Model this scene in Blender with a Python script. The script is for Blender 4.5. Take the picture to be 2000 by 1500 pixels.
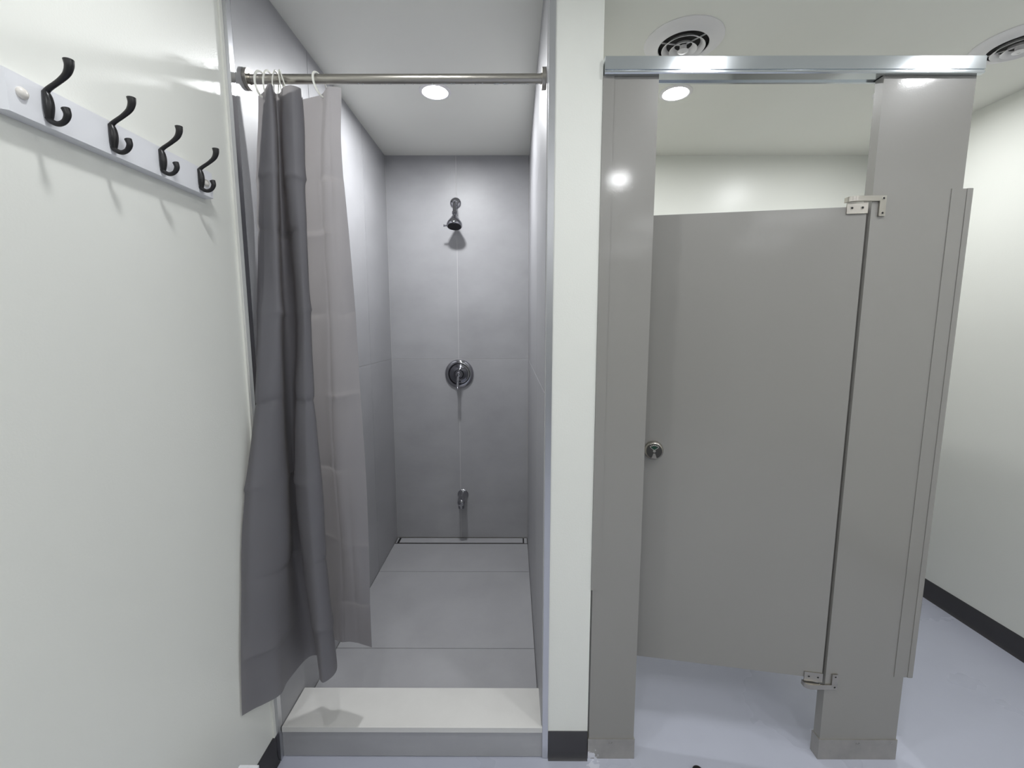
import bpy, bmesh, math, random
from mathutils import Vector, Matrix, Euler
random.seed(7)
R = math.radians
S = bpy.context.scene
for o in list(bpy.data.objects): bpy.data.objects.remove(o)
COL = S.collection

# ------------------------------------------------------------------ camera, world, exposure
F_PX = 860.0; PITCH = 7.16; CAM_Z = 1.46
cd = bpy.data.cameras.new('camera'); cam = bpy.data.objects.new('camera', cd); COL.objects.link(cam)
cd.sensor_width = 36.0; cd.lens = F_PX/2000*36; cd.clip_start = 0.02
cam.location = (0, 0, CAM_Z); cam.rotation_euler = (R(90-PITCH), 0, R(0.2))
S.camera = cam
w = bpy.data.worlds.new('world'); S.world = w; w.use_nodes = True
w.node_tree.nodes['Background'].inputs[0].default_value = (0.8, 0.85, 0.9, 1)
w.node_tree.nodes['Background'].inputs[1].default_value = 0.05
vs = S.view_settings
vs.view_transform = 'Standard'; vs.look = 'None'; vs.gamma = 1; vs.use_curve_mapping = False
vs.exposure = 0.56
LAMP = 180.0           # radiance of the ceiling downlights' lenses
FILL_REAR = 3.0        # added soft fill panels, unseen far behind the viewer
LAMP_FRONT = 125.0     # the row just before the partition
LAMP_WET = 405.0       # the stronger shower downlight

# ------------------------------------------------------------------ materials
def srgb(r, g, b):
    f = lambda c: (c/255/12.92) if c/255 <= 0.04045 else ((c/255+0.055)/1.055)**2.4
    return (f(r), f(g), f(b), 1)

def mat(name, col, rough=0.5, metal=0.0, spec=0.5, var=0.0, vscale=6, bump=0.0, bscale=200, coat=0.0,
        coat_rough=0.1, vdetail=4, stretch=None, aniso=0, rand=0.0, rvar=0.0):
    m = bpy.data.materials.new(name); m.use_nodes = True
    nt = m.node_tree; N = nt.nodes; L = nt.links
    b = N['Principled BSDF']
    b.inputs['Base Color'].default_value = col
    b.inputs['Roughness'].default_value = rough
    b.inputs['Metallic'].default_value = metal
    b.inputs['Specular IOR Level'].default_value = spec
    b.inputs['Coat Weight'].default_value = coat
    b.inputs['Coat Roughness'].default_value = coat_rough
    if aniso: b.inputs['Anisotropic'].default_value = aniso
    tc = N.new('ShaderNodeTexCoord'); mp = N.new('ShaderNodeMapping')
    L.new(tc.outputs['Object'], mp.inputs[0])
    if stretch: mp.inputs['Scale'].default_value = stretch
    if var or rand or rvar:
        n = N.new('ShaderNodeTexNoise'); n.inputs['Scale'].default_value = vscale; n.inputs['Detail'].default_value = vdetail
        n.inputs['Roughness'].default_value = 0.6
        L.new(mp.outputs[0], n.inputs['Vector'])
        mr = N.new('ShaderNodeMapRange'); mr.inputs['From Min'].default_value = 0.3; mr.inputs['From Max'].default_value = 0.7
        mr.inputs['To Min'].default_value = 1-var; mr.inputs['To Max'].default_value = 1+var
        L.new(n.outputs['Fac'], mr.inputs['Value'])
        vm = N.new('ShaderNodeVectorMath'); vm.operation = 'SCALE'; vm.inputs[0].default_value = col[:3]
        src = mr.outputs[0]
        if rand:
            oi = N.new('ShaderNodeObjectInfo'); m2 = N.new('ShaderNodeMapRange')
            m2.inputs['To Min'].default_value = 1-rand; m2.inputs['To Max'].default_value = 1+rand
            L.new(oi.outputs['Random'], m2.inputs['Value'])
            mm = N.new('ShaderNodeMath'); mm.operation = 'MULTIPLY'
            L.new(src, mm.inputs[0]); L.new(m2.outputs[0], mm.inputs[1]); src = mm.outputs[0]
        L.new(src, vm.inputs['Scale']); L.new(vm.outputs[0], b.inputs['Base Color'])
        if rvar:
            m3 = N.new('ShaderNodeMapRange'); m3.inputs['From Min'].default_value = 0.3; m3.inputs['From Max'].default_value = 0.7
            m3.inputs['To Min'].default_value = rough-rvar; m3.inputs['To Max'].default_value = rough+rvar
            L.new(n.outputs['Fac'], m3.inputs['Value']); L.new(m3.outputs[0], b.inputs['Roughness'])
    if bump:
        n2 = N.new('ShaderNodeTexNoise'); n2.inputs['Scale'].default_value = bscale; n2.inputs['Detail'].default_value = 3
        L.new(mp.outputs[0], n2.inputs['Vector'])
        bp = N.new('ShaderNodeBump'); bp.inputs['Strength'].default_value = bump; bp.inputs['Distance'].default_value = 0.002
        L.new(n2.outputs['Fac'], bp.inputs['Height']); L.new(bp.outputs[0], b.inputs['Normal'])
        if coat: L.new(bp.outputs[0], b.inputs['Coat Normal'])
    return m

M = {}
M['paint'] = mat('wall_paint', srgb(229, 230, 224), 0.32, bump=0.12, bscale=220, var=0.012, vscale=1.5)
M['ceil'] = mat('ceiling_paint', srgb(236, 236, 229), 0.6, bump=0.08, bscale=150, var=0.012, vscale=1.5)
M['tile'] = mat('porcelain_tile', srgb(160, 160, 163), 0.42, var=0.08, vscale=3.2, bump=0.10, bscale=420, vdetail=7, stretch=(1, 1, 1.6), rand=0.015, rvar=0.05)
M['floor_tile'] = mat('porcelain_floor_tile', srgb(160, 160, 163), 0.45, var=0.075, vscale=3.5, bump=0.10, bscale=420, vdetail=7, rand=0.015, rvar=0.05)
M['grout'] = mat('grout', srgb(190, 190, 190), 0.8)
M['grout_dark'] = mat('dark_grout', srgb(108, 108, 110), 0.8)
M['quartz'] = mat('white_quartz', srgb(205, 204, 201), 0.16, var=0.02, vscale=9)
M['steel'] = mat('brushed_steel', srgb(176, 172, 165), 0.28, metal=1, bump=0.15, bscale=60, stretch=(1, 14, 14))
M['alu'] = mat('anodised_aluminium', srgb(214, 219, 223), 0.13, metal=1, var=0.03, vscale=3)
M['alutrim'] = mat('satin_aluminium_trim', srgb(205, 206, 210), 0.3, metal=1)
M['chrome'] = mat('chrome', srgb(165, 165, 170), 0.06, metal=1)
M['enamel'] = mat('grey_powder_coat', srgb(142, 140, 136), 0.34, var=0.012, vscale=2, bump=0.035, bscale=300, coat=0.5, coat_rough=0.085)
M['base'] = mat('black_vinyl', srgb(58, 57, 61), 0.45, var=0.03, vscale=8)
M['black'] = mat('black_metal', srgb(22, 21, 23), 0.34)
M['rubber'] = mat('black_rubber', srgb(14, 14, 15), 0.6)
M['white'] = mat('white_lacquer', srgb(226, 227, 231), 0.3)
M['plastic'] = mat('white_plastic', srgb(236, 236, 228), 0.35)
M['vent'] = mat('white_metal_diffuser', srgb(236, 234, 235), 0.42)
M['duct'] = mat('duct_shade', srgb(22, 20, 21), 0.7)  # near-black colour stands in for the shade deep inside the vent
M['dark'] = mat('dark_recess', srgb(14, 14, 15), 0.6)
M['green'] = mat('green_indicator', srgb(12, 62, 44), 0.4)
M['doorleaf'] = mat('grey_door_paint', srgb(96, 98, 100), 0.4)
M['cap'] = mat('ivory_cap', srgb(222, 218, 212), 0.35)

# floor coating, with the white paint splash in front of the partition foot
def floor_mat():
    m = mat('floor_coating', srgb(181, 184, 198), 0.30, var=0.03, vscale=2.2, bump=0.06, bscale=60, rvar=0.06)
    N = m.node_tree.nodes; L = m.node_tree.links; b = N['Principled BSDF']
    src = b.inputs['Base Color'].links[0].from_socket
    g = N.new('ShaderNodeNewGeometry')
    d = N.new('ShaderNodeVectorMath'); d.operation = 'DISTANCE'; d.inputs[1].default_value = (0.268, 1.315, 0)
    L.new(g.outputs['Position'], d.inputs[0])
    n = N.new('ShaderNodeTexNoise'); n.inputs['Scale'].default_value = 60; n.inputs['Detail'].default_value = 2
    L.new(g.outputs['Position'], n.inputs['Vector'])
    k = N.new('ShaderNodeMath'); k.operation = 'MULTIPLY_ADD'; k.inputs[1].default_value = -0.07
    L.new(n.outputs['Fac'], k.inputs[0]); L.new(d.outputs['Value'], k.inputs[2])
    r = N.new('ShaderNodeMapRange'); r.inputs['From Min'].default_value = -0.020; r.inputs['From Max'].default_value = -0.016
    r.inputs['To Min'].default_value = 1; r.inputs['To Max'].default_value = 0
    L.new(k.outputs[0], r.inputs['Value'])
    mx = N.new('ShaderNodeMix'); mx.data_type = 'RGBA'
    L.new(r.outputs[0], mx.inputs['Factor']); L.new(src, mx.inputs['A']); mx.inputs['B'].default_value = srgb(205, 207, 218)
    L.new(mx.outputs['Result'], b.inputs['Base Color'])
    return m
M['floor'] = floor_mat()

def shoe_mat():
    m = mat('worn_steel_shoe', srgb(172, 169, 164), 0.38, metal=0.7, var=0.12, vscale=22, bump=0.1, bscale=90, rvar=0.12)
    N = m.node_tree.nodes; L = m.node_tree.links; b = N['Principled BSDF']
    src = b.inputs['Base Color'].links[0].from_socket
    g = N.new('ShaderNodeNewGeometry')
    d = N.new('ShaderNodeVectorMath'); d.operation = 'DISTANCE'; d.inputs[1].default_value = (0.268, 1.33, 0.012)
    L.new(g.outputs['Position'], d.inputs[0])
    n = N.new('ShaderNodeTexNoise'); n.inputs['Scale'].default_value = 70; n.inputs['Detail'].default_value = 3
    L.new(g.outputs['Position'], n.inputs['Vector'])
    k = N.new('ShaderNodeMath'); k.operation = 'MULTIPLY_ADD'; k.inputs[1].default_value = -0.07
    L.new(n.outputs['Fac'], k.inputs[0]); L.new(d.outputs['Value'], k.inputs[2])
    r = N.new('ShaderNodeMapRange'); r.inputs['From Min'].default_value = -0.018; r.inputs['From Max'].default_value = -0.014
    r.inputs['To Min'].default_value = 1; r.inputs['To Max'].default_value = 0
    L.new(k.outputs[0], r.inputs['Value'])
    mx = N.new('ShaderNodeMix'); mx.data_type = 'RGBA'
    L.new(r.outputs[0], mx.inputs['Factor']); L.new(src, mx.inputs['A']); mx.inputs['B'].default_value = srgb(225, 225, 228)
    L.new(mx.outputs['Result'], b.inputs['Base Color'])
    return m
M['shoe'] = shoe_mat()

def curtain_mat():
    m = bpy.data.materials.new('curtain_fabric'); m.use_nodes = True
    N = m.node_tree.nodes; L = m.node_tree.links; N.clear()
    out = N.new('ShaderNodeOutputMaterial'); p = N.new('ShaderNodeBsdfPrincipled')
    p.inputs['Base Color'].default_value = srgb(104, 104, 110); p.inputs['Roughness'].default_value = 0.5
    p.inputs['Specular IOR Level'].default_value = 0.35
    t = N.new('ShaderNodeBsdfTranslucent'); t.inputs['Color'].default_value = (0.86, 0.81, 0.785, 1)
    mx = N.new('ShaderNodeMixShader'); mx.inputs[0].default_value = 0.25
    tc = N.new('ShaderNodeTexCoord'); n = N.new('ShaderNodeTexNoise'); n.inputs['Scale'].default_value = 700
    bp = N.new('ShaderNodeBump'); bp.inputs['Strength'].default_value = 0.12; bp.inputs['Distance'].default_value = 0.001
    L.new(tc.outputs['Object'], n.inputs['Vector']); L.new(n.outputs['Fac'], bp.inputs['Height']); L.new(bp.outputs[0], p.inputs['Normal'])
    L.new(p.outputs[0], mx.inputs[1]); L.new(t.outputs[0], mx.inputs[2]); L.new(mx.outputs[0], out.inputs[0])
    return m
M['curtain'] = curtain_mat()

def emit_mat(name, power):
    m = bpy.data.materials.new(name); m.use_nodes = True
    b = m.node_tree.nodes['Principled BSDF']
    b.inputs['Base Color'].default_value = (0.9, 0.9, 0.9, 1)
    b.inputs['Emission Color'].default_value = (0.97, 0.985, 1.0, 1)
    b.inputs['Emission Strength'].default_value = power
    return m
M['lens'] = emit_mat('lamp_lens', LAMP)
M['fill_rear'] = emit_mat('rear_fill_glow', FILL_REAR)
M['lens_front'] = emit_mat('front_lamp_lens', LAMP_FRONT)
M['lens_wet'] = emit_mat('shower_lamp_lens', LAMP_WET)

# ------------------------------------------------------------------ helpers
def link(name, bm, m, parent=None, smooth=False, base=None, rot=0.0, local=False, bevel=0.0):
    """bm is in world coordinates unless local; origin at base (top-level) or at the parent's origin"""
    if bevel > 0:
        bmesh.ops.bevel(bm, geom=[e for e in bm.edges if len(e.link_faces) == 2 and e.calc_face_angle(0) > 0.5],
                        offset=bevel, segments=2, profile=0.5, affect='EDGES', clamp_overlap=True)
    bmesh.ops.recalc_face_normals(bm, faces=bm.faces)
    off = Vector((0, 0, 0))
    if parent is not None and not local: off = Vector(parent.get('wloc', (0, 0, 0)))
    elif parent is None and not local:
        if base is None:
            xs = [v.co.x for v in bm.verts]; ys = [v.co.y for v in bm.verts]; zs = [v.co.z for v in bm.verts]
            base = ((min(xs)+max(xs))/2, (min(ys)+max(ys))/2, min(zs))
        off = Vector(base)
    if off.length: bmesh.ops.translate(bm, verts=bm.verts, vec=-off)
    me = bpy.data.meshes.new(name); bm.to_mesh(me); bm.free()
    if smooth:
        for p in me.polygons: p.use_smooth = True
        if smooth is not True:
            me.set_sharp_from_angle(angle=R(smooth))
    me.materials.append(m)
    o = bpy.data.objects.new(name, me); COL.objects.link(o)
    if parent is not None: o.parent = parent
    else: o.location = off
    o['wloc'] = tuple(off) if not local else tuple(parent.get('wloc', (0, 0, 0))) if parent is not None else (0, 0, 0)
    return o

def tag(o, label=None, cat=None, group=None, kind=None):
    if label: o['label'] = label
    if cat: o['category'] = cat
    if group: o['group'] = group
    if kind: o['kind'] = kind
    return o

def thing(name, loc, label, cat, group=None, rz=0.0):
    o = bpy.data.objects.new(name, None); COL.objects.link(o)
    o.empty_display_size = 0.05; o.location = loc; o.rotation_euler = (0, 0, rz); o['wloc'] = tuple(loc)
    return tag(o, label, cat, group)

def box(bm, x0, x1, y0, y1, z0, z1):
    vs_ = [bm.verts.new(p) for p in ((x0, y0, z0), (x1, y0, z0), (x1, y1, z0), (x0, y1, z0),
                                     (x0, y0, z1), (x1, y0, z1), (x1, y1, z1), (x0, y1, z1))]
    for f in ((0, 3, 2, 1), (4, 5, 6, 7), (0, 1, 5, 4), (1, 2, 6, 5), (2, 3, 7, 6), (3, 0, 4, 7)):
        bm.faces.new([vs_[i] for i in f])
    return bm
def B(*a): return box(bmesh.new(), *a)

def lathe(bm, prof, origin, axis='z', n=48, closed_ends=True):
    """prof = [(radius, height)] revolved about axis through origin; axis: z, y (height along +y), x, -z, -y"""
    def P(r, h, a):
        c, s = math.cos(a)*r, math.sin(a)*r
        return {'z': (c, s, h), '-z': (c, s, -h), 'y': (c, h, s), '-y': (c, -h, s), 'x': (h, c, s), '-x': (-h, c, s)}[axis]
    rings = []
    for r, h in prof:
        if r < 1e-6: rings.append([bm.verts.new(Vector(origin)+Vector(P(0, h, 0)))])
        else: rings.append([bm.verts.new(Vector(origin)+Vector(P(r, h, 2*math.pi*i/n))) for i in range(n)])
    for a, b in zip(rings[:-1], rings[1:]):
        for i in range(n):
            j = (i+1) % n
            if len(a) == 1 and len(b) == 1: continue
            if len(a) == 1: bm.faces.new((a[0], b[i], b[j]))
            elif len(b) == 1: bm.faces.new((a[i], b[0], a[j]))
            else: bm.faces.new((a[i], b[i], b[j], a[j]))
    if closed_ends:
        if len(rings[0]) > 1 and rings[0] is not rings[-1]: bm.faces.new(rings[0])
        if len(rings[-1]) > 1: bm.faces.new(rings[-1])
    return bm

def catmull(P, n):
    out = []
    for i in range(len(P)-1):
        p0 = P[max(i-1, 0)]; p1 = P[i]; p2 = P[i+1]; p3 = P[min(i+2, len(P)-1)]
        for k in range(n):
            t = k/n
            out.append(tuple(0.5*((2*b)+(-a+c)*t+(2*a-5*b+4*c-d)*t*t+(-a+3*b-3*c+d)*t**3) for a, b, c, d in zip(p0, p1, p2, p3)))
    out.append(tuple(P[-1])); return out

def tube(bm, pts, rad, n=12, closed=False, flat=1.0):
    """sweep along pts; rad = number or list; flat scales the section along its second axis"""
    pts = [Vector(p) for p in pts]; m = len(pts)
    if not hasattr(rad, '__len__'): rad = [rad]*m
    up = None; rings = []
    for i, p in enumerate(pts):
        if closed: t = (pts[(i+1) % m]-pts[i-1]).normalized()
        else: t = (pts[min(i+1, m-1)]-pts[max(i-1, 0)]).normalized()
        if up is None:
            up = Vector((0, 0, 1)) if abs(t.z) < 0.9 else Vector((1, 0, 0))
        a = (up - t*up.dot(t)).normalized(); up = a; b = t.cross(a)
        rings.append([bm.verts.new(p+a*math.cos(2*math.pi*k/n)*rad[i]+b*math.sin(2*math.pi*k/n)*rad[i]*flat) for k in range(n)])
    pr = list(zip(rings[:-1], rings[1:]))
    if closed: pr.append((rings[-1], rings[0]))
    for a, b in pr:
        for k in range(n): bm.faces.new((a[k], a[(k+1) % n], b[(k+1) % n], b[k]))
    if not closed:
        bm.faces.new(rings[0]); bm.faces.new(rings[-1])
    return bm

def prism(bm, pts, axis, lo, hi):
    """extrude a 2D outline along axis ('x': pts=(y,z), 'y': pts=(x,z), 'z': pts=(x,y))"""
    def P(p, h): return {'x': (h, p[0], p[1]), 'y': (p[0], h, p[1]), 'z': (p[0], p[1], h)}[axis]
    a = [bm.verts.new(P(p, lo)) for p in pts]; b = [bm.verts.new(P(p, hi)) for p in pts]; n = len(pts)
    bm.faces.new(a); bm.faces.new(b)
    for i in range(n): bm.faces.new((a[i], a[(i+1) % n], b[(i+1) % n], b[i]))
    return bm

def struct(name, bm, m, **k):
    return tag(link(name, bm, m, **k), kind='structure')

# ------------------------------------------------------------------ room shell
XL, XT_L, XT_R = -0.805, -0.790, 0.095        # room's left wall, tiled faces of the shower
YF, YB = 1.340, 2.850                          # front plane of curb and partition, back tiled plane
XR, ZC, YR = 2.26, 2.515, -4.20
struct('floor', B(-0.92, XR+0.12, YR-0.1, YB+0.12, -0.1, 0), M['floor'], base=(0, 0, 0))
struct('ceiling', B(-0.92, XR+0.12, YR-0.1, YB+0.12, ZC, ZC+0.1), M['ceil'], base=(0, 0, ZC))
wl = struct('wall_left', B(XL-0.10, XL, YR-0.1, 1.3235, 0, ZC), M['paint'], base=(XL, 0, 0))
struct('wall_right', B(XR, XR+0.1, YR-0.1, YB+0.12, 0, ZC), M['paint'], base=(XR, 0, 0))
struct('wall_rear', B(XL, XR, YR-0.1, YR, 0, ZC), M['paint'], base=(0, YR, 0))
struct('wall_back', B(0.252, XR, YB+0.01, YB+0.12, 0, ZC), M['paint'], base=(1, YB, 0))
struct('wall_divider', B(0.1175, 0.252, YF+0.001, YB+0.12, 0, ZC), M['paint'], base=(0.18, YF, 0))

G = 0.0035      # joint width
def wall_tiles(parent, plane, face, spans, zsp, mt, th=0.009, toward=1):
    """plane 'x': tiles at x=face spanning y; 'y': at y=face spanning x"""
    for (a, b) in spans:
        for (z0, z1) in zsp:
            a_, b_, c_, d_ = a+G/2, b-G/2, z0+G/2, z1-G/2
            if plane == 'x': bm = B(min(face, face-toward*th), max(face, face-toward*th), a_, b_, c_, d_)
            else: bm = B(a_, b_, face, face+th, c_, d_)
            link('tile', bm, mt, parent, bevel=0.0006)
ZF = 0.046      # shower floor level
ZJ = 1.265
zs = [(ZF, ZJ), (ZJ, ZC-0.001)]
wsl = struct('wall_shower_left', B(XL-0.10, XT_L-0.0012, 1.345, YB+0.0012, 0, ZC), M['grout'], base=(XT_L, 1.34, 0))
wall_tiles(wsl, 'x', XT_L, [(1.3455, 1.82), (1.82, 2.43), (2.43, YB)], zs, M['tile'], toward=1)
wsr = struct('wall_shower_right', B(XT_R+0.0012, 0.1170, 1.345, YB+0.0012, 0, ZC), M['grout'], base=(XT_R, 1.34, 0))
wall_tiles(wsr, 'x', XT_R, [(1.3455, 1.82), (1.82, 2.43), (2.43, YB)], zs, M['tile'], toward=-1)
wsb = struct('wall_shower_back', B(XT_L-0.001, 0.117, YB+0.0012, YB+0.12, 0, ZC), M['grout'], base=(-0.35, YB, 0))
wall_tiles(wsb, 'y', YB, [(XT_L, -0.355), (-0.355, XT_R)], zs, M['tile'])

# shower floor: three courses of tile up to the linear drain
fsh = struct('floor_shower', B(XT_L+0.001, XT_R-0.001, 1.502, YB-0.001, 0, ZF-0.002), M['grout_dark'], base=(-0.35, 2.2, 0))
for (a, b) in ((1.502, 1.80), (1.80, 2.425), (2.425, 2.762)):
    link('tile', B(XT_L+0.002, XT_R-0.002, a+0.0015, b-0.0015, ZF-0.008, ZF), M['floor_tile'], fsh, bevel=0.0006)

# curb
cb = struct('trim_1', B(XT_L+0.001, 0.100, YF+0.0105, 1.500, 0, 0.098), M['grout_dark'], base=(-0.35, 1.42, 0))
link('tile', B(XT_L+0.001, 0.1035, YF+0.001, YF+0.010, 0.003, 0.098), M['tile'], cb, bevel=0.0006)
tag(link('curb_top', B(XT_L+0.003, XT_R+0.003, YF-0.004, 1.503, 0.0985, 0.1165), M['quartz'], cb, bevel=0.0015), 'white polished stone top of the shower curb')

# metal edge trims beside the opening
tl = bmesh.new(); box(tl, XL+0.0003, XT_L+0.0006, 1.324, 1.3450, 0, ZC-0.001)
struct('trim_2', tl, M['alutrim'], bevel=0.002)
tr = bmesh.new(); box(tr, XT_R+0.0035, 0.1172, YF-0.004, 1.345, 0.002, ZC-0.001)
struct('trim_3', tr, M['alutrim'], bevel=0.002)
struct('trim_4', B(XL+0.0002, XL+0.006, 1.3115, 1.3235, 0.1, ZC-0.002), mat('caulk', srgb(226, 226, 219), 0.4), bevel=0.002)

# vinyl cove baseboards (profile: offset from wall, height)
cove = [(0, 0), (0.014, 0), (0.010, 0.004), (0.006, 0.012), (0.004, 0.024), (0.004, 0.098), (0.002, 0.101), (0, 0.101)]
bm = bmesh.new(); prism(bm, [(XL+a, z) for a, z in cove], 'y', YR, 1.3225)
struct('baseboard_left', bm, M['base'], smooth=40)
bm = bmesh.new(); prism(bm, [(XR-a, z) for a, z in cove], 'y', YR, YB+0.009)
struct('baseboard_right', bm, M['base'], smooth=40)
bm = bmesh.new(); prism(bm, [(YF+0.001-a, z) for a, z in cove], 'x', 0.1185, 0.2515)
struct('baseboard_front', bm, M['base'], smooth=40)
bm = bmesh.new(); prism(bm, [(YB+0.01-a, z) for a, z in cove], 'x', 0.257, XR-0.015)
struct('baseboard_back', bm, M['base'], smooth=40)

# unseen grey door added behind the camera for its reflection in the partition
dr = struct('added_door_1', B(0.35, 1.20, YR, YR+0.012, 0.0, 2.05), M['doorleaf'], base=(0.78, YR, 0))
link('door_frame', B(0.30, 0.349, YR, YR+0.03, 0.0, 2.09), M['doorleaf'], dr)
link('door_frame', B(1.201, 1.25, YR, YR+0.03, 0.0, 2.09), M['doorleaf'], dr)
link('door_frame', B(0.349, 1.201, YR, YR+0.03, 2.051, 2.09), M['doorleaf'], dr)

# ------------------------------------------------------------------ ceiling downlights
def downlight(x, y, label, lens='lens'):
    t = thing('ceiling_light', (x, y, ZC), label, 'ceiling light', 'round recessed ceiling downlights')
    bm = bmesh.new(); lathe(bm, [(0.054, 0.0), (0.054, 0.004), (0.058, 0.006), (0.066, 0.005), (0.072, 0.002), (0.072, 0.0)], (x, y, ZC), '-z', 48, False)
    link('trim_ring', bm, M['vent'], t, smooth=40)
    bm = bmesh.new(); lathe(bm, [(0.0, 0.003), (0.0538, 0.003), (0.0538, 0.0005)], (x, y, ZC), '-z', 48, False)
    link('lens', bm, M[lens], t)
downlight(-0.352, 2.12, 'round white downlight glowing in the shower ceiling above the rod', 'lens_wet')
downlight(0.730, 2.135, 'round white downlight glowing over the toilet stall, below the metal headrail')
downlight(1.70, 2.13, 'downlight over the toilet stall hidden behind the wide right pilaster')
downlight(-0.36, 0.72, 'downlight above the coat hooks, out of view overhead', 'lens_front')
downlight(0.75, 0.69, 'downlight in front of the toilet door, out of view overhead', 'lens_front')
downlight(1.71, 0.69, 'downlight in front of the right wall, out of view overhead', 'lens_front')
downlight(-0.44, -0.61, 'downlight behind the viewer near the left wall')
downlight(0.75, -0.61, 'downlight behind the viewer near the added grey door')
downlight(1.83, -0.61, 'downlight behind the viewer near the right wall')
def fill_panel(x, y, label):  # unseen glowing panels added to throw frontal light on partition and shower
    t = thing('ceiling_light', (x, y, ZC), label, 'ceiling light')
    bm = bmesh.new()
    for a in ((x-0.32, x+0.32, y-0.32, y-0.30), (x-0.32, x+0.32, y+0.30, y+0.32), (x-0.32, x-0.30, y-0.30, y+0.30), (x+0.30, x+0.32, y-0.30, y+0.30)):
        box(bm, *a, ZC-0.014, ZC-0.0005)
    link('frame', bm, M['vent'], t)
    link('diffuser', B(x-0.2995, x+0.2995, y-0.2995, y+0.2995, ZC-0.008, ZC-0.002), M['fill_rear'], t)
for x in (-0.10, 1.50):
    for y, w_ in ((-1.95, 'near'), (-3.20, 'far')):
        fill_panel(x, y, 'added square fill light panel, unseen behind the viewer, %s %s' % (w_, 'left' if x < 0 else 'right'))

# ------------------------------------------------------------------ round air diffusers
def diffuser(x, y, label, rz):
    t = thing('ceiling_vent', (x, y, ZC), label, 'air vent', 'round white ceiling diffusers')
    o = (x, y, ZC)
    bm = bmesh.new(); lathe(bm, [(0.140, 0.0), (0.140, 0.0025), (0.134, 0.005), (0.122, 0.0055), (0.108, 0.0095), (0.097, 0.015), (0.0915, 0.019), (0.089, 0.018), (0.089, 0.0)], o, '-z', 72, False)
    link('flange', bm, M['vent'], t, smooth=50)
    bm = bmesh.new(); lathe(bm, [(0.0885, 0.017), (0.0885, 0.0012), (0.0, 0.0012)], o, '-z', 48, False)
    link('duct', bm, M['duct'], t, smooth=50)
    for r0, r1, h0, h1 in ((0.060, 0.0770, 0.010, 0.026), (0.032, 0.0490, 0.014, 0.031)):
        bm = bmesh.new(); lathe(bm, [(r0, h0), (r0+0.006, h0+0.009), (r1, h1), (r1-0.0008, h1+0.0012), (r0+0.005, h0+0.0105), (r0-0.0012, h0)], o, '-z', 72, False)
        link('cone_ring', bm, M['vent'], t, smooth=50)
    bm = bmesh.new(); lathe(bm, [(0.0, 0.014), (0.012, 0.016), (0.012, 0.026), (0.019, 0.033), (0.019, 0.035), (0.012, 0.0375), (0.005, 0.038), (0.005, 0.0365), (0, 0.0365)], o, '-z', 48, False)
    link('hub', bm, M['vent'], t, smooth=40)
    for k in range(3):
        a = rz+k*2*math.pi/3; bm = bmesh.new()
        box(bm, 0.012, 0.0885, -0.0012, 0.0012, -0.0165, -0.0125)
        bmesh.ops.rotate(bm, verts=bm.verts, cent=(0, 0, 0), matrix=Matrix.Rotation(a, 3, 'Z'))
        bmesh.ops.translate(bm, verts=bm.verts, vec=o)
        link('spoke', bm, M['vent'], t)
diffuser(0.628, 1.777, 'round white ring diffuser on the ceiling directly above the headrail', R(70))
diffuser(1.878, 1.785, 'round white ring diffuser on the ceiling near the right wall, cut by the frame', R(10))

# ------------------------------------------------------------------ toilet partition
ZP = 2.168
def plate(parent, name, a, m=None, bev=0.0012): return link(name, B(*a), m or M['enamel'], parent, bevel=bev)

t = thing('partition_pilaster', (0.333, 1.356, 0), 'narrow grey enamel partition pilaster against the white divider wall', 'pilaster', 'grey pilasters of the toilet partition')
plate(t, 'panel', (0.2575, 0.4095, YF, YF+0.031, 0.070, ZP-0.001))
plate(t, 'wall_channel', (0.2525, 0.2840, YF-0.0022, YF-0.0002, 0.616, ZP-0.003), bev=0.0006)
bm = bmesh.new(); box(bm, 0.2540, 0.4125, YF-0.0035, YF+0.0345, 0.0, 0.0745)
tag(link('floor_shoe', bm, M['shoe'], t, bevel=0.001), 'scuffed stainless shoe splashed with white paint')

t = thing('partition_pilaster', (1.172, 1.356, 0), 'wide grey enamel partition pilaster on the hinge side of the toilet door', 'pilaster', 'grey pilasters of the toilet partition')
PR = t
plate(t, 'panel', (1.0420, 1.3010, YF, YF+0.031, 0.070, ZP-0.001))
bm = bmesh.new(); box(bm, 1.0385, 1.3040, YF-0.0035, YF+0.0345, 0.0, 0.0745)
tag(link('floor_shoe', bm, M['shoe'], t, bevel=0.001), 'stainless shoe with stains')
plate(t, 'bracket_flange', (1.2680, 1.3110, YF-0.0022, YF-0.0002, 0.308, 1.862), bev=0.0006)

t = thing('partition_side_panel', (1.32, 2.1, 0.31), 'grey enamel side panel of the stall running back from the wide pilaster to the wall', 'partition panel')
plate(t, 'panel', (1.3045, 1.3270, YF+0.004, YB+0.008, 0.308, 1.860))
bm = bmesh.new()
prism(bm, [(1.3113, YF-0.0040), (1.3150, YF-0.0050), (1.3260, YF-0.0050), (1.3310, YF-0.0010), (1.3310, YF+0.030), (1.3290, YF+0.030), (1.3290, YF+0.001), (1.3250, YF-0.002), (1.3113, YF-0.001)], 'z', 0.308, 1.8625)
link('edge_channel', bm, M['enamel'], t, smooth=30)

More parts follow.
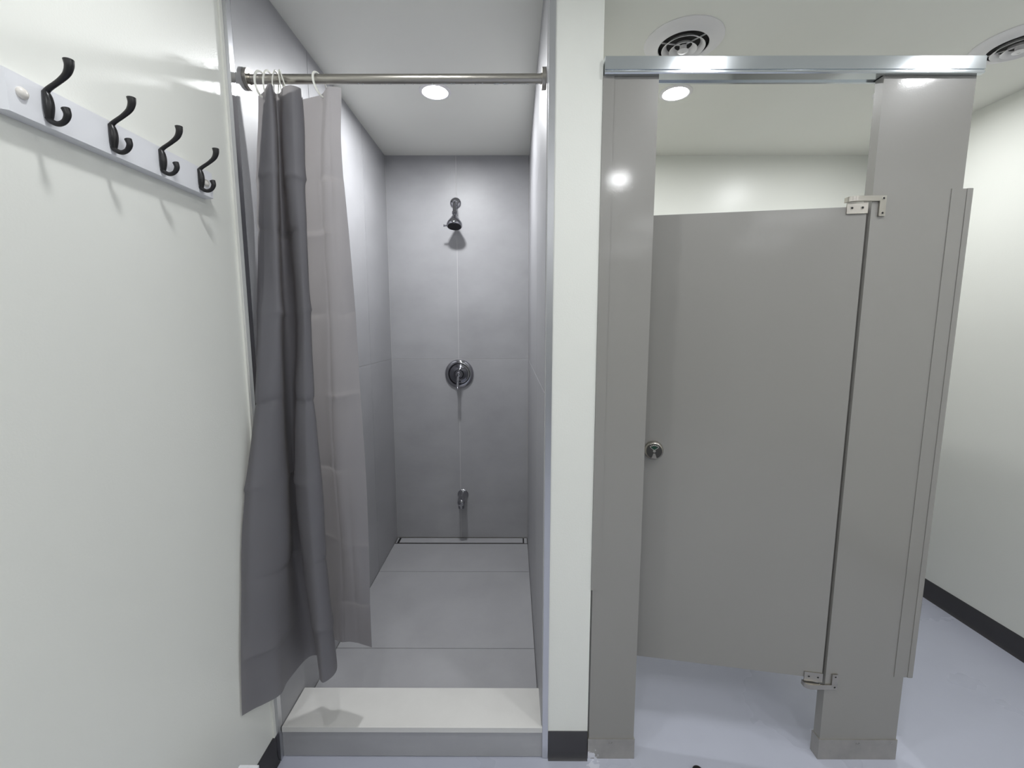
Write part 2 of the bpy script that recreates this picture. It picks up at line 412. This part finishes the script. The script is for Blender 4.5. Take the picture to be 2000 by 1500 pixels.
# headrail: extruded aluminium profile
bm = bmesh.new()
y0 = YF-0.016
prof = [(y0, 2.2085), (y0, 2.1755), (y0+0.003, 2.1745), (y0+0.003, 2.1720), (y0+0.0005, 2.1710), (y0+0.0005, 2.1675), (y0+0.003, 2.1650),
        (y0+0.014, 2.1650), (y0+0.014, 2.1690), (y0+0.049, 2.1690), (y0+0.049, 2.1650), (y0+0.056, 2.1650), (y0+0.0585, 2.1675), (y0+0.0585, 2.2085), (y0+0.056, 2.2110), (y0+0.0025, 2.2110)]
prism(bm, prof, 'x', 0.2545, 1.3080)
hr = tag(link('headrail', bm, M['alu']), 'shiny bare aluminium headrail running along the top of the toilet partition', 'headrail')

# stall door, hinged on the right, standing a little open into the stall
DANG = R(-9.9)
HX, HY = 1.0345, 1.3450
dt = thing('stall_door', (HX, HY, 0), 'grey enamel toilet stall door standing slightly ajar inward', 'door', rz=DANG)
link('panel', B(-0.6120, -0.001, 0, 0.0250, 0.296, 1.815), M['enamel'], dt, local=True, bevel=0.0015)
def lat(bm): return bm
# latch on the free side (local coordinates of the door)
LX, LZ = -0.572, 1.056
bm = bmesh.new(); lathe(bm, [(0.0310, 0), (0.0310, 0.004), (0.0300, 0.010), (0.0270, 0.015), (0.0235, 0.017), (0, 0.017)], (LX, 0, LZ), '-y', 48)
lt = tag(link('latch', bm, M['steel'], dt, local=True, smooth=35), 'round stainless occupancy latch')
bm = bmesh.new(); lathe(bm, [(0.0250, 0.0155), (0.0250, 0.0180), (0, 0.0180)], (LX, 0, LZ), '-y', 40)
link('dial', bm, mat('dark_steel', srgb(92, 90, 86), 0.3, metal=1), lt, local=True, smooth=35)
bm = bmesh.new()
pts = [(LX, LZ+0.0045)]+[(LX+0.0168*math.sin(R(a)), LZ+0.0168*math.cos(R(a))) for a in range(-46, 47, 12)]
prism(bm, pts, 'y', -0.0188, -0.0182); tag(link('indicator', bm, M['green'], lt, local=True), 'green vacant window')
bm = bmesh.new()
for s in (-1, 1):
    a = Vector((LX, -0.0186, LZ+0.0030)); b = Vector((LX+s*0.0128, -0.0186, LZ+0.0122)); tube(bm, [a, b], 0.0006, 6)
for a in range(-40, 41, 16):
    x0, z0 = LX+0.0198*math.sin(R(a)), LZ+0.0198*math.cos(R(a))
    box(bm, x0-0.0016, x0+0.0016, -0.0190, -0.0182, z0-0.0012, z0+0.0012)
link('marks', bm, mat('pale_marks', srgb(205, 203, 198), 0.4), lt, local=True)
bm = bmesh.new(); lathe(bm, [(0.0045, 0.018), (0.0045, 0.0192), (0.002, 0.0195), (0, 0.0190)], (LX, 0, LZ), '-y', 20)
link('screw', bm, M['steel'], lt, local=True, smooth=35)
bm = bmesh.new()
prism(bm, [(LX-0.003, LZ-0.008), (LX+0.003, LZ-0.008), (LX+0.0085, LZ-0.0235), (LX-0.0085, LZ-0.0235)], 'y', -0.0205, -0.0181)
for k in (-1, 0, 1): tube(bm, [(LX+k*0.001, -0.0208, LZ-0.009), (LX+k*0.0058, -0.0208, LZ-0.0228)], 0.0008, 6)
link('thumb_turn', bm, M['steel'], lt, local=True)
# hinge leaves on the door
def screw(parent, x, y, z, local):
    bm = bmesh.new(); lathe(bm, [(0.0052, 0), (0.0052, 0.0006), (0.0034, 0.0008), (0.0030, 0.0002)], (x, y, z), '-y', 20, False)
    s = link('screw', bm, M['steel'], parent, local=local, smooth=35)
    return s
def sock(parent, x, y, z, local):
    bm = bmesh.new(); lathe(bm, [(0.0030, 0), (0.0030, 0.0004), (0, 0.0004)], (x, y, z), '-y', 16)
    return link('screw_socket', bm, M['dark'], parent, local=local)
def leaf(z0, z1):
    h = link('hinge_leaf', B(-0.0560, -0.0005, -0.0045, -0.0003, z0, z1), M['steel'], dt, local=True, bevel=0.0015)
    tag(h, 'stainless hinge leaf')
    for x in (-0.0425, -0.0150):
        screw(h, x, -0.0045, (z0+z1)/2+0.001, True); sock(h, x, -0.0046, (z0+z1)/2+0.001, True)
leaf(1.7945, 1.8250); leaf(0.2850, 0.3170)
# hinge brackets on the pilaster
def bracket(up):
    if up:
        pts = [(1.0605, 1.7850), (1.0790, 1.7850), (1.0790, 1.8420), (1.0200, 1.8420), (1.0200, 1.8270), (1.0605, 1.8270)]
        arm = (1.8270, 1.8420)
    else:
        pts = [(1.0605, 0.3190), (1.0790, 0.3190), (1.0790, 0.2650), (1.0200, 0.2650), (1.0200, 0.2815), (1.0605, 0.2815)]
        arm = (0.2650, 0.2815)
    bm = bmesh.new(); prism(bm, pts, 'y', YF-0.0062, YF-0.0004)
    h = link('hinge_bracket', bm, M['steel'], PR, bevel=0.001); tag(h, 'stainless hinge bracket')
    for z in ((1.8345, 1.7935) if up else (0.3110, 0.2735)):
        screw(h, 1.0705, YF-0.0062, z, False); sock(h, 1.0705, YF-0.0063, z, False)
    # rounded knuckle reaching in front of the door leaf
    bm = bmesh.new()
    outline = [(1.0260, YF-0.0065)]+[(1.0010+0.0250*math.cos(R(a)), YF+0.010-0.0165*math.sin(R(a))) for a in range(90, 181, 10)]+[(0.9760, YF+0.020), (1.0260, YF+0.0040)]
    prism(bm, outline, 'z', arm[0]+0.0004, arm[1]-0.0004 if up else arm[1]-0.0006)
    link('knuckle', bm, M['steel'], h, smooth=30)
bracket(True); bracket(False)

# ------------------------------------------------------------------ shower rod
RY, RZ, RR = 1.402, 2.192, 0.0130
t = thing('shower_rod', ((XT_L+XT_R)/2, RY, RZ), 'brushed steel curtain rod spanning the shower opening', 'curtain rod')
bm = bmesh.new(); lathe(bm, [(RR, XT_L+0.010), (RR, XT_R-0.010)], (0, RY, RZ), 'x', 40)
link('rod', bm, M['steel'], t, smooth=35)
for s, x in ((1, XT_L), (-1, XT_R)):
    bm = bmesh.new(); lathe(bm, [(0.0285, 0.0003), (0.0290, 0.001), (0.0290, 0.011), (0.0280, 0.012), (0.0145, 0.012), (0.0145, 0.016), (0.0131, 0.016)], (x, RY, RZ), 'x' if s > 0 else '-x', 48, False)
    link('end_flange', bm, M['steel'], t, smooth=35)
bm = bmesh.new()
for i in range(60):
    x = random.uniform(-0.22, 0.08) if i < 34 else random.uniform(-0.52, 0.08)
    r = random.uniform(0.0010, 0.0020)
    lathe(bm, [(0, 0.0), (r, 0.0006), (r*1.05, 0.0014), (r*0.7, 0.0026), (0, 0.0031)], (x, RY+random.uniform(-0.003, 0.001), RZ-RR+0.0004), '-z', 8, False)
wm = mat('water', (0.9, 0.95, 1, 1), 0.02); wm.node_tree.nodes['Principled BSDF'].inputs['Transmission Weight'].default_value = 1; wm.node_tree.nodes['Principled BSDF'].inputs['IOR'].default_value = 1.33
tag(link('water_drops', bm, wm, t, smooth=True), 'row of water drops clinging under the rod', kind='stuff')

# curtain rings
def ring(x, yaw, tilt, label, zc=2.1735, ry=0.024, rz_=0.0365):
    bm = bmesh.new(); pts = []
    for k in range(36):
        a = 2*math.pi*k/36
        p = Vector((0, ry*math.cos(a), rz_*math.sin(a)))
        p.rotate(Euler((0, tilt, yaw))); pts.append(p+Vector((x, RY-0.006, zc)))
    tube(bm, pts, 0.0017, 10, True, flat=2.0)
    tag(link('curtain_ring', bm, M['plastic'], smooth=True), label, 'curtain ring', 'white plastic shower curtain rings')
ring(-0.742, R(-22), R(-3), 'white curtain ring nearest the left end of the rod')
ring(-0.722, R(-8), R(4), 'white curtain ring looping behind the tallest curtain peak, second from the left end')
ring(-0.702, R(8), R(6), 'white curtain ring just right of the tallest curtain peak, third from the left end')
ring(-0.684, R(14), R(-6), 'white curtain ring fourth from the left end, at the dark curtain panel\'s left edge')
ring(-0.676, R(20), R(-16), 'white slanting curtain ring crossing the fourth one over the dark panel')
ring(-0.571, R(-24), R(-14), 'white curtain ring standing alone on the rod, furthest right')

# ------------------------------------------------------------------ shower curtain
co, si = math.cos(R(PITCH)), math.sin(R(PITCH))
def cx(u, y, z):            # real x of a point of the cloth at depth y, height z
    return (u-1003)/F_PX*(y*co-(z-CAM_Z)*si)
LV = [
 (2.150, [(503,1.410),(514,1.385),(522,1.345),(531,1.352),(537,1.395),(546,1.392),(552,1.362),(570,1.352),(589,1.385),(556,1.448),(608,1.418),(628,1.400),(638,1.362),(652,1.360),(666,1.365)]),
 (2.000, [(501,1.405),(511,1.380),(522,1.345),(537,1.350),(543,1.415),(549,1.415),(554,1.362),(573,1.345),(594,1.378),(556,1.462),(608,1.425),(623,1.412),(634,1.392),(650,1.385),(666,1.385)]),
 (1.751, [(502,1.395),(513,1.365),(526,1.338),(541,1.345),(547,1.425),(562,1.425),(570,1.355),(585,1.335),(599,1.370),(556,1.470),(612,1.434),(627,1.415),(638,1.398),(660,1.393),(681,1.400)]),
 (1.510, [(496,1.365),(508,1.335),(528,1.325),(548,1.340),(553,1.415),(574,1.425),(582,1.355),(594,1.325),(606,1.368),(560,1.478),(618,1.445),(638,1.415),(650,1.400),(672,1.398),(694,1.410)]),
 (1.241, [(485,1.320),(500,1.295),(530,1.300),(552,1.335),(557,1.400),(574,1.420),(578,1.345),(597,1.320),(615,1.360),(566,1.490),(624,1.460),(642,1.435),(655,1.415),(680,1.412),(704,1.420)]),
 (0.958, [(471,1.245),(492,1.235),(530,1.275),(559,1.325),(566,1.385),(576,1.415),(579,1.335),(604,1.300),(629,1.350),(585,1.500),(638,1.465),(654,1.440),(666,1.425),(690,1.420),(715,1.430)]),
 (0.661, [(467,1.195),(490,1.200),(528,1.240),(560,1.300),(575,1.380),(594,1.405),(598,1.315),(619,1.290),(640,1.350),(610,1.500),(648,1.472),(665,1.455),(676,1.435),(698,1.430),(721,1.437)]),
 (0.330, [(468,1.160),(500,1.190),(544,1.233),(562,1.290),(598,1.385),(622,1.395),(623,1.300),(635,1.285),(658,1.343),(650,1.475),(660,1.476),(669,1.468),(684,1.470),(706,1.455),(726,1.441)]),
]
NS, NV = 10, 330
rows = []
for z, pts in LV:
    P = []
    for u, y in pts:
        P.append((max(cx(u, y, z), XL+0.008 if y < 1.32 else XT_L+0.004), y))
    rows.append((z, catmull(P, NS)))
nu = len(rows[0][1])
import mathutils
creases = [1.905, 1.752, 1.508, 1.243, 0.985, 0.725, 0.500]
V = []; zz = [r[0] for r in rows]
for j in range(NV+1):
    z = zz[0]+(zz[-1]-zz[0])*j/NV
    i = max(k for k in range(len(zz)-1) if z <= zz[k]+1e-9)
    tt = (zz[i]-z)/(zz[i]-zz[i+1])
    i0, i3 = max(i-1, 0), min(i+2, len(zz)-1)
    line = []
    for k in range(nu):
        q = []
        for c in (0, 1):
            a, b_, c_, d = rows[i0][1][k][c], rows[i][1][k][c], rows[i+1][1][k][c], rows[i3][1][k][c]
            m1, m2 = (c_-a)*0.5, (d-b_)*0.5
            q.append((2*tt**3-3*tt**2+1)*b_+(tt**3-2*tt**2+tt)*m1+(-2*tt**3+3*tt**2)*c_+(tt**3-tt**2)*m2)
        line.append(Vector((q[0], q[1], z)))
    V.append(line)
bm = bmesh.new(); grid = []
for j, line in enumerate(V):
    row = []
    for k, p in enumerate(line):
        a = line[max(k-1, 0)]; b_ = line[min(k+1, nu-1)]; t_ = b_-a; nrm = Vector((t_.y, -t_.x, 0))
        nrm = nrm.normalized() if nrm.length > 1e-9 else Vector((0, -1, 0))
        d = 0.0
        s = k/(nu-1)
        for ci, c in enumerate(creases):
            cz = c+0.006*math.sin(9*s+ci*1.7)+0.004*math.sin(31*s+ci)
            dz = p.z-cz
            sg = 1 if (ci % 2 == 0) else -1
            amp = 0.55+0.45*math.sin(5*s*math.pi+ci*2.1)
            d += sg*0.0050*amp*math.exp(-abs(dz)/0.014)
            d += 0.0022*math.tanh(dz/0.006)*math.exp(-abs(dz)/0.05)*amp
        nz = mathutils.noise.noise(Vector((s*7, p.z*3.5, 3.3)))*0.0045+mathutils.noise.noise(Vector((s*18, p.z*8, 8.3)))*0.0018
        for vs0, va in ((0.085, 0.003), (0.30, -0.003), (0.50, 0.002), (0.90, -0.0035), (0.797, -0.007)):
            d += va*math.exp(-abs(s-vs0-0.004*math.sin(5*p.z))/0.012)*(0.6+0.4*math.sin(4*p.z+vs0*20))
        edge = min(1, (zz[0]-p.z)/0.08)
        q = p+nrm*(d+nz)*edge
        if q.y < 1.32: q.x = max(q.x, XL+0.004)
        else: q.x = max(q.x, XT_L+0.002)
        row.append(bm.verts.new(q))
    grid.append(row)
for j in range(NV):
    for k in range(nu-1):
        bm.faces.new((grid[j][k], grid[j][k+1], grid[j+1][k+1], grid[j+1][k]))
tag(link('shower_curtain', bm, M['curtain'], smooth=True), 'dark grey fabric shower curtain with fold creases, bunched at the left of the opening', 'shower curtain')

# ------------------------------------------------------------------ shower fittings
SX = -0.360
t = thing('overhead_shower', (SX, YB, 2.232), 'small chrome shower head on a bent arm high on the tiled back wall', 'shower head')
bm = bmesh.new(); lathe(bm, [(0.034, 0.0003), (0.034, 0.003), (0.030, 0.009), (0.020, 0.013), (0.0135, 0.014), (0.0135, 0.020), (0.0108, 0.020)], (SX, YB, 2.232), '-y', 40, False)
link('wall_flange', bm, M['chrome'], t, smooth=40)
arm = catmull([(SX, YB-0.002, 2.232), (SX, YB-0.035, 2.230), (SX+0.001, YB-0.062, 2.214), (SX+0.004, YB-0.085, 2.180), (SX+0.006, YB-0.096, 2.156)], 6)
bm = bmesh.new(); tube(bm, arm, 0.0118, 16); link('shower_arm', bm, M['chrome'], t, smooth=40)
hd = Vector((SX+0.006, YB-0.096, 2.160))
bm = bmesh.new(); lathe(bm, [(0.0135, 0.0), (0.0165, 0.004), (0.0165, 0.016), (0.012, 0.020), (0.014, 0.030), (0.019, 0.036), (0.026, 0.048), (0.037, 0.064), (0.0445, 0.076), (0.0465, 0.084), (0.0465, 0.096), (0.0440, 0.099)], (0, 0, 0), '-z', 48)
tl_ = Matrix.Rotation(R(-16), 3, 'X')
bmesh.ops.rotate(bm, verts=bm.verts, cent=(0, 0, 0), matrix=tl_); bmesh.ops.translate(bm, verts=bm.verts, vec=hd)
hb = link('head', bm, M['chrome'], t, smooth=40)
bm = bmesh.new(); lathe(bm, [(0.041, 0.0988), (0.040, 0.1012), (0, 0.1012)], (0, 0, 0), '-z', 40)
for rr, nn in ((0.012, 6), (0.023, 12), (0.034, 18)):
    for k in range(nn):
        a = 2*math.pi*k/nn; lathe(bm, [(0.0018, 0.1012), (0.0014, 0.1032), (0, 0.1034)], (rr*math.cos(a), rr*math.sin(a), 0), '-z', 6)
bmesh.ops.rotate(bm, verts=bm.verts, cent=(0, 0, 0), matrix=tl_); bmesh.ops.translate(bm, verts=bm.verts, vec=hd)
link('spray_face', bm, M['rubber'], hb, smooth=40)
bm = bmesh.new(); tube(bm, [(-0.044, 0.004, -0.090), (-0.056, 0.002, -0.091), (-0.066, 0.0, -0.092)], [0.004, 0.0045, 0.0075], 12)
bmesh.ops.rotate(bm, verts=bm.verts, cent=(0, 0, 0), matrix=tl_); bmesh.ops.translate(bm, verts=bm.verts, vec=hd)
link('spray_lever', bm, M['chrome'], hb, smooth=40)

VX, VZ = -0.352, 1.169
t = thing('shower_valve', (VX, YB, VZ), 'round chrome shower mixer valve with lever in the middle of the back wall', 'shower valve')
bm = bmesh.new(); lathe(bm, [(0.0930, 0.0003), (0.0930, 0.004), (0.0900, 0.011), (0.0800, 0.0165), (0.0700, 0.017), (0.0665, 0.013), (0.0640, 0.0105), (0.0300, 0.0120), (0, 0.0120)], (VX, YB, VZ), '-y', 72, False)
link('escutcheon', bm, M['chrome'], t, smooth=40)
bm = bmesh.new(); lathe(bm, [(0.0600, 0.0105), (0.0590, 0.0165), (0.0500, 0.019), (0.0330, 0.021), (0.0300, 0.024), (0.0280, 0.040), (0.0230, 0.046), (0, 0.046)], (VX, YB, VZ), '-y', 64, False)
dl = link('dial', bm, mat('smoked_chrome', srgb(118, 118, 124), 0.12, metal=1), t, smooth=40)
bm = bmesh.new(); lathe(bm, [(0.0190, 0.044), (0.0180, 0.066), (0.0120, 0.074), (0, 0.076)], (VX, YB, VZ), '-y', 40, False)
hn = link('handle', bm, M['chrome'], t, smooth=40)
bm = bmesh.new()
tube(bm, catmull([(VX, YB-0.062, VZ+0.004), (VX-0.001, YB-0.072, VZ-0.026), (VX-0.002, YB-0.082, VZ-0.060), (VX-0.002, YB-0.088, VZ-0.090)], 6),
     [0.011-0.004*(abs(i-9)/9.0)+0.0 if i < 9 else 0.007+0.004*((i-9)/9.0) for i in range(19)], 16)
link('lever', bm, M['chrome'], hn, smooth=40)

TX, TZ = -0.340, 0.352
t = thing('tub_spout', (TX, YB, TZ), 'short chrome spout low on the shower back wall', 'spout')
bm = bmesh.new()
sec = []
for yy, r, zc in ((0.0003, 0.036, 0.0), (0.004, 0.036, 0.0), (0.010, 0.030, 0.0), (0.018, 0.0275, -0.002), (0.060, 0.0265, -0.006), (0.100, 0.0250, -0.010), (0.118, 0.0225, -0.014), (0.124, 0.016, -0.018)):
    sec.append([bm.verts.new((TX+r*math.cos(2*math.pi*k/32), YB-yy, TZ+zc+r*math.sin(2*math.pi*k/32))) for k in range(32)])
for a, b_ in zip(sec[:-1], sec[1:]):
    for k in range(32): bm.faces.new((a[k], a[(k+1) % 32], b_[(k+1) % 32], b_[k]))
bm.faces.new(sec[-1]); bm.faces.new(sec[0])
sp = link('spout_body', bm, M['chrome'], t, smooth=40)
bm = bmesh.new(); lathe(bm, [(0.0200, -0.004), (0.0205, 0.026), (0.0180, 0.028), (0.0170, 0.020)], (TX, YB-0.100, TZ-0.026), '-z', 28, False)
link('outlet', bm, M['chrome'], t, smooth=40)
bm = bmesh.new(); lathe(bm, [(0.004, 0.010), (0.004, 0.024), (0.0065, 0.026), (0.0065, 0.030), (0, 0.031)], (TX, YB-0.098, TZ), 'z', 16)
link('diverter_knob', bm, M['chrome'], t, smooth=40)

# linear drain with tile insert
t = thing('linear_drain', (-0.35, 2.805, ZF), 'slim tile-insert linear drain along the foot of the shower back wall', 'drain')
bm = bmesh.new(); x0, x1, y0_, y1_ = XT_L+0.004, XT_R-0.003, 2.765, YB-0.002
box(bm, x0, x1, y0_, y1_, ZF-0.0015, ZF-0.0005)
link('channel', bm, M['dark'], t)
bm = bmesh.new()
box(bm, x0, x1, y0_, y0_+0.002, ZF-0.0004, ZF+0.0012); box(bm, x0, x1, y1_-0.006, y1_, ZF-0.0004, ZF+0.0012)
box(bm, x0, x0+0.002, y0_+0.002, y1_-0.006, ZF-0.0004, ZF+0.0012); box(bm, x1-0.002, x1, y0_+0.002, y1_-0.006, ZF-0.0004, ZF+0.0012)
link('frame', bm, M['steel'], t)
link('tile_insert', B(x0+0.026, x1-0.030, y0_+0.009, y1_-0.009, ZF-0.0004, ZF+0.0014), M['floor_tile'], t, bevel=0.0005)
link('tile_end', B(x1-0.021, x1-0.0025, y0_+0.0025, y1_-0.008, ZF-0.0004, ZF+0.0012), M['floor_tile'], t)
link('tile_end', B(x0+0.0025, x0+0.012, y0_+0.0025, y1_-0.008, ZF-0.0004, ZF+0.0012), M['floor_tile'], t)

# ------------------------------------------------------------------ coat rack on the left wall
t = thing('coat_rack', (XL, 0.98, 1.796), 'white board with four black double coat hooks on the left wall', 'coat rack')
bm = bmesh.new(); yb0, yb1, zb0, zb1, th = 0.716, 1.196, 1.795, 1.861, 0.025
bv = 0.010
lo = [(yb0, zb0), (yb1, zb0), (yb1, zb1), (yb0, zb1)]
hi = [(yb0+bv, zb0+0.0005), (yb1-0.003, zb0+0.0005), (yb1-0.003, zb1-0.003), (yb0+bv, zb1-0.003)]
A = [bm.verts.new((XL+0.0004, y, z)) for y, z in lo]; B1 = [bm.verts.new((XL+0.014, y, z)) for y, z in lo]; C1 = [bm.verts.new((XL+th, y, z)) for y, z in hi]
bm.faces.new(A); bm.faces.new(C1)
for P_, Q_ in ((A, B1), (B1, C1)):
    for i in range(4): bm.faces.new((P_[i], P_[(i+1) % 4], Q_[(i+1) % 4], Q_[i]))
link('board', bm, M['white'], t, bevel=0.0012)
XH = XL+th
def hook(y):
    bm = bmesh.new()
    zc = 1.830
    # body: oval strap, bulging from the board
    body = catmull([(XH+0.002, y, zc+0.021), (XH+0.005, y, zc+0.013), (XH+0.006, y, zc), (XH+0.005, y, zc-0.013), (XH+0.004, y, zc-0.023)], 6)
    rad = [0.0045+0.0025*math.sin(math.pi*i/24) for i in range(25)]
    tube(bm, body, rad, 16, flat=1.05)
    # long upper arm
    up = catmull([(XH+0.002, y, zc+0.018), (XH+0.009, y, zc+0.025), (XH+0.027, y, zc+0.036), (XH+0.041, y, zc+0.047), (XH+0.047, y, zc+0.059), (XH+0.047, y, zc+0.069)], 6)
    n = len(up); rad = [0.0052-0.0012*math.sin(math.pi*min(1, i/(n*0.6)))+0.0024*max(0, (i/(n-1)-0.6)/0.4) for i in range(n)]
    tube(bm, up, rad, 16)
    # lower curl
    dn = catmull([(XH+0.002, y, zc-0.020), (XH+0.007, y, zc-0.026), (XH+0.018, y, zc-0.030), (XH+0.029, y, zc-0.026), (XH+0.035, y, zc-0.016), (XH+0.033, y, zc-0.006)], 6)
    n = len(dn); rad = [0.0048-0.0006*math.sin(math.pi*i/(n-1))+0.0014*max(0, (i/(n-1)-0.6)/0.4) for i in range(n)]
    tube(bm, dn, rad, 16)
    link('hook', bm, M['black'], t, smooth=50)
for y in (0.783, 0.903, 1.024, 1.144): hook(y)
bm = bmesh.new(); lathe(bm, [(0.009, 0.0), (0.009, 0.002), (0.007, 0.005), (0.003, 0.0068), (0, 0.007)], (XH, 0.747, 1.830), 'x', 28)
link('screw_cap', bm, M['cap'], t, smooth=40)
bm = bmesh.new(); lathe(bm, [(0.009, 0.0), (0.009, 0.002), (0.007, 0.005), (0.003, 0.0068), (0, 0.007)], (XH, 1.168, 1.826), 'x', 28)
link('screw_cap', bm, M['cap'], t, smooth=40)

# ------------------------------------------------------------------ odds at the bottom edge
bm = bmesh.new(); box(bm, -0.704, -0.655, 0.86, 1.0, 0.0, 0.3455)
tag(link('plastic_box', bm, M['white'], bevel=0.006), 'narrow white plastic box standing by the left wall, only its top corner in view', 'box')
bm = bmesh.new(); lathe(bm, [(0.0175, 0.0), (0.0175, 0.004), (0.016, 0.010), (0.010, 0.015), (0, 0.0165)], (0.611, 1.290, 0), 'z', 32)
tag(link('floor_stop', bm, M['rubber'], smooth=40), 'small black rubber dome on the floor at the frame edge before the stall door', 'floor stop')

for o in bpy.data.objects:
    if 'wloc' in o: del o['wloc']
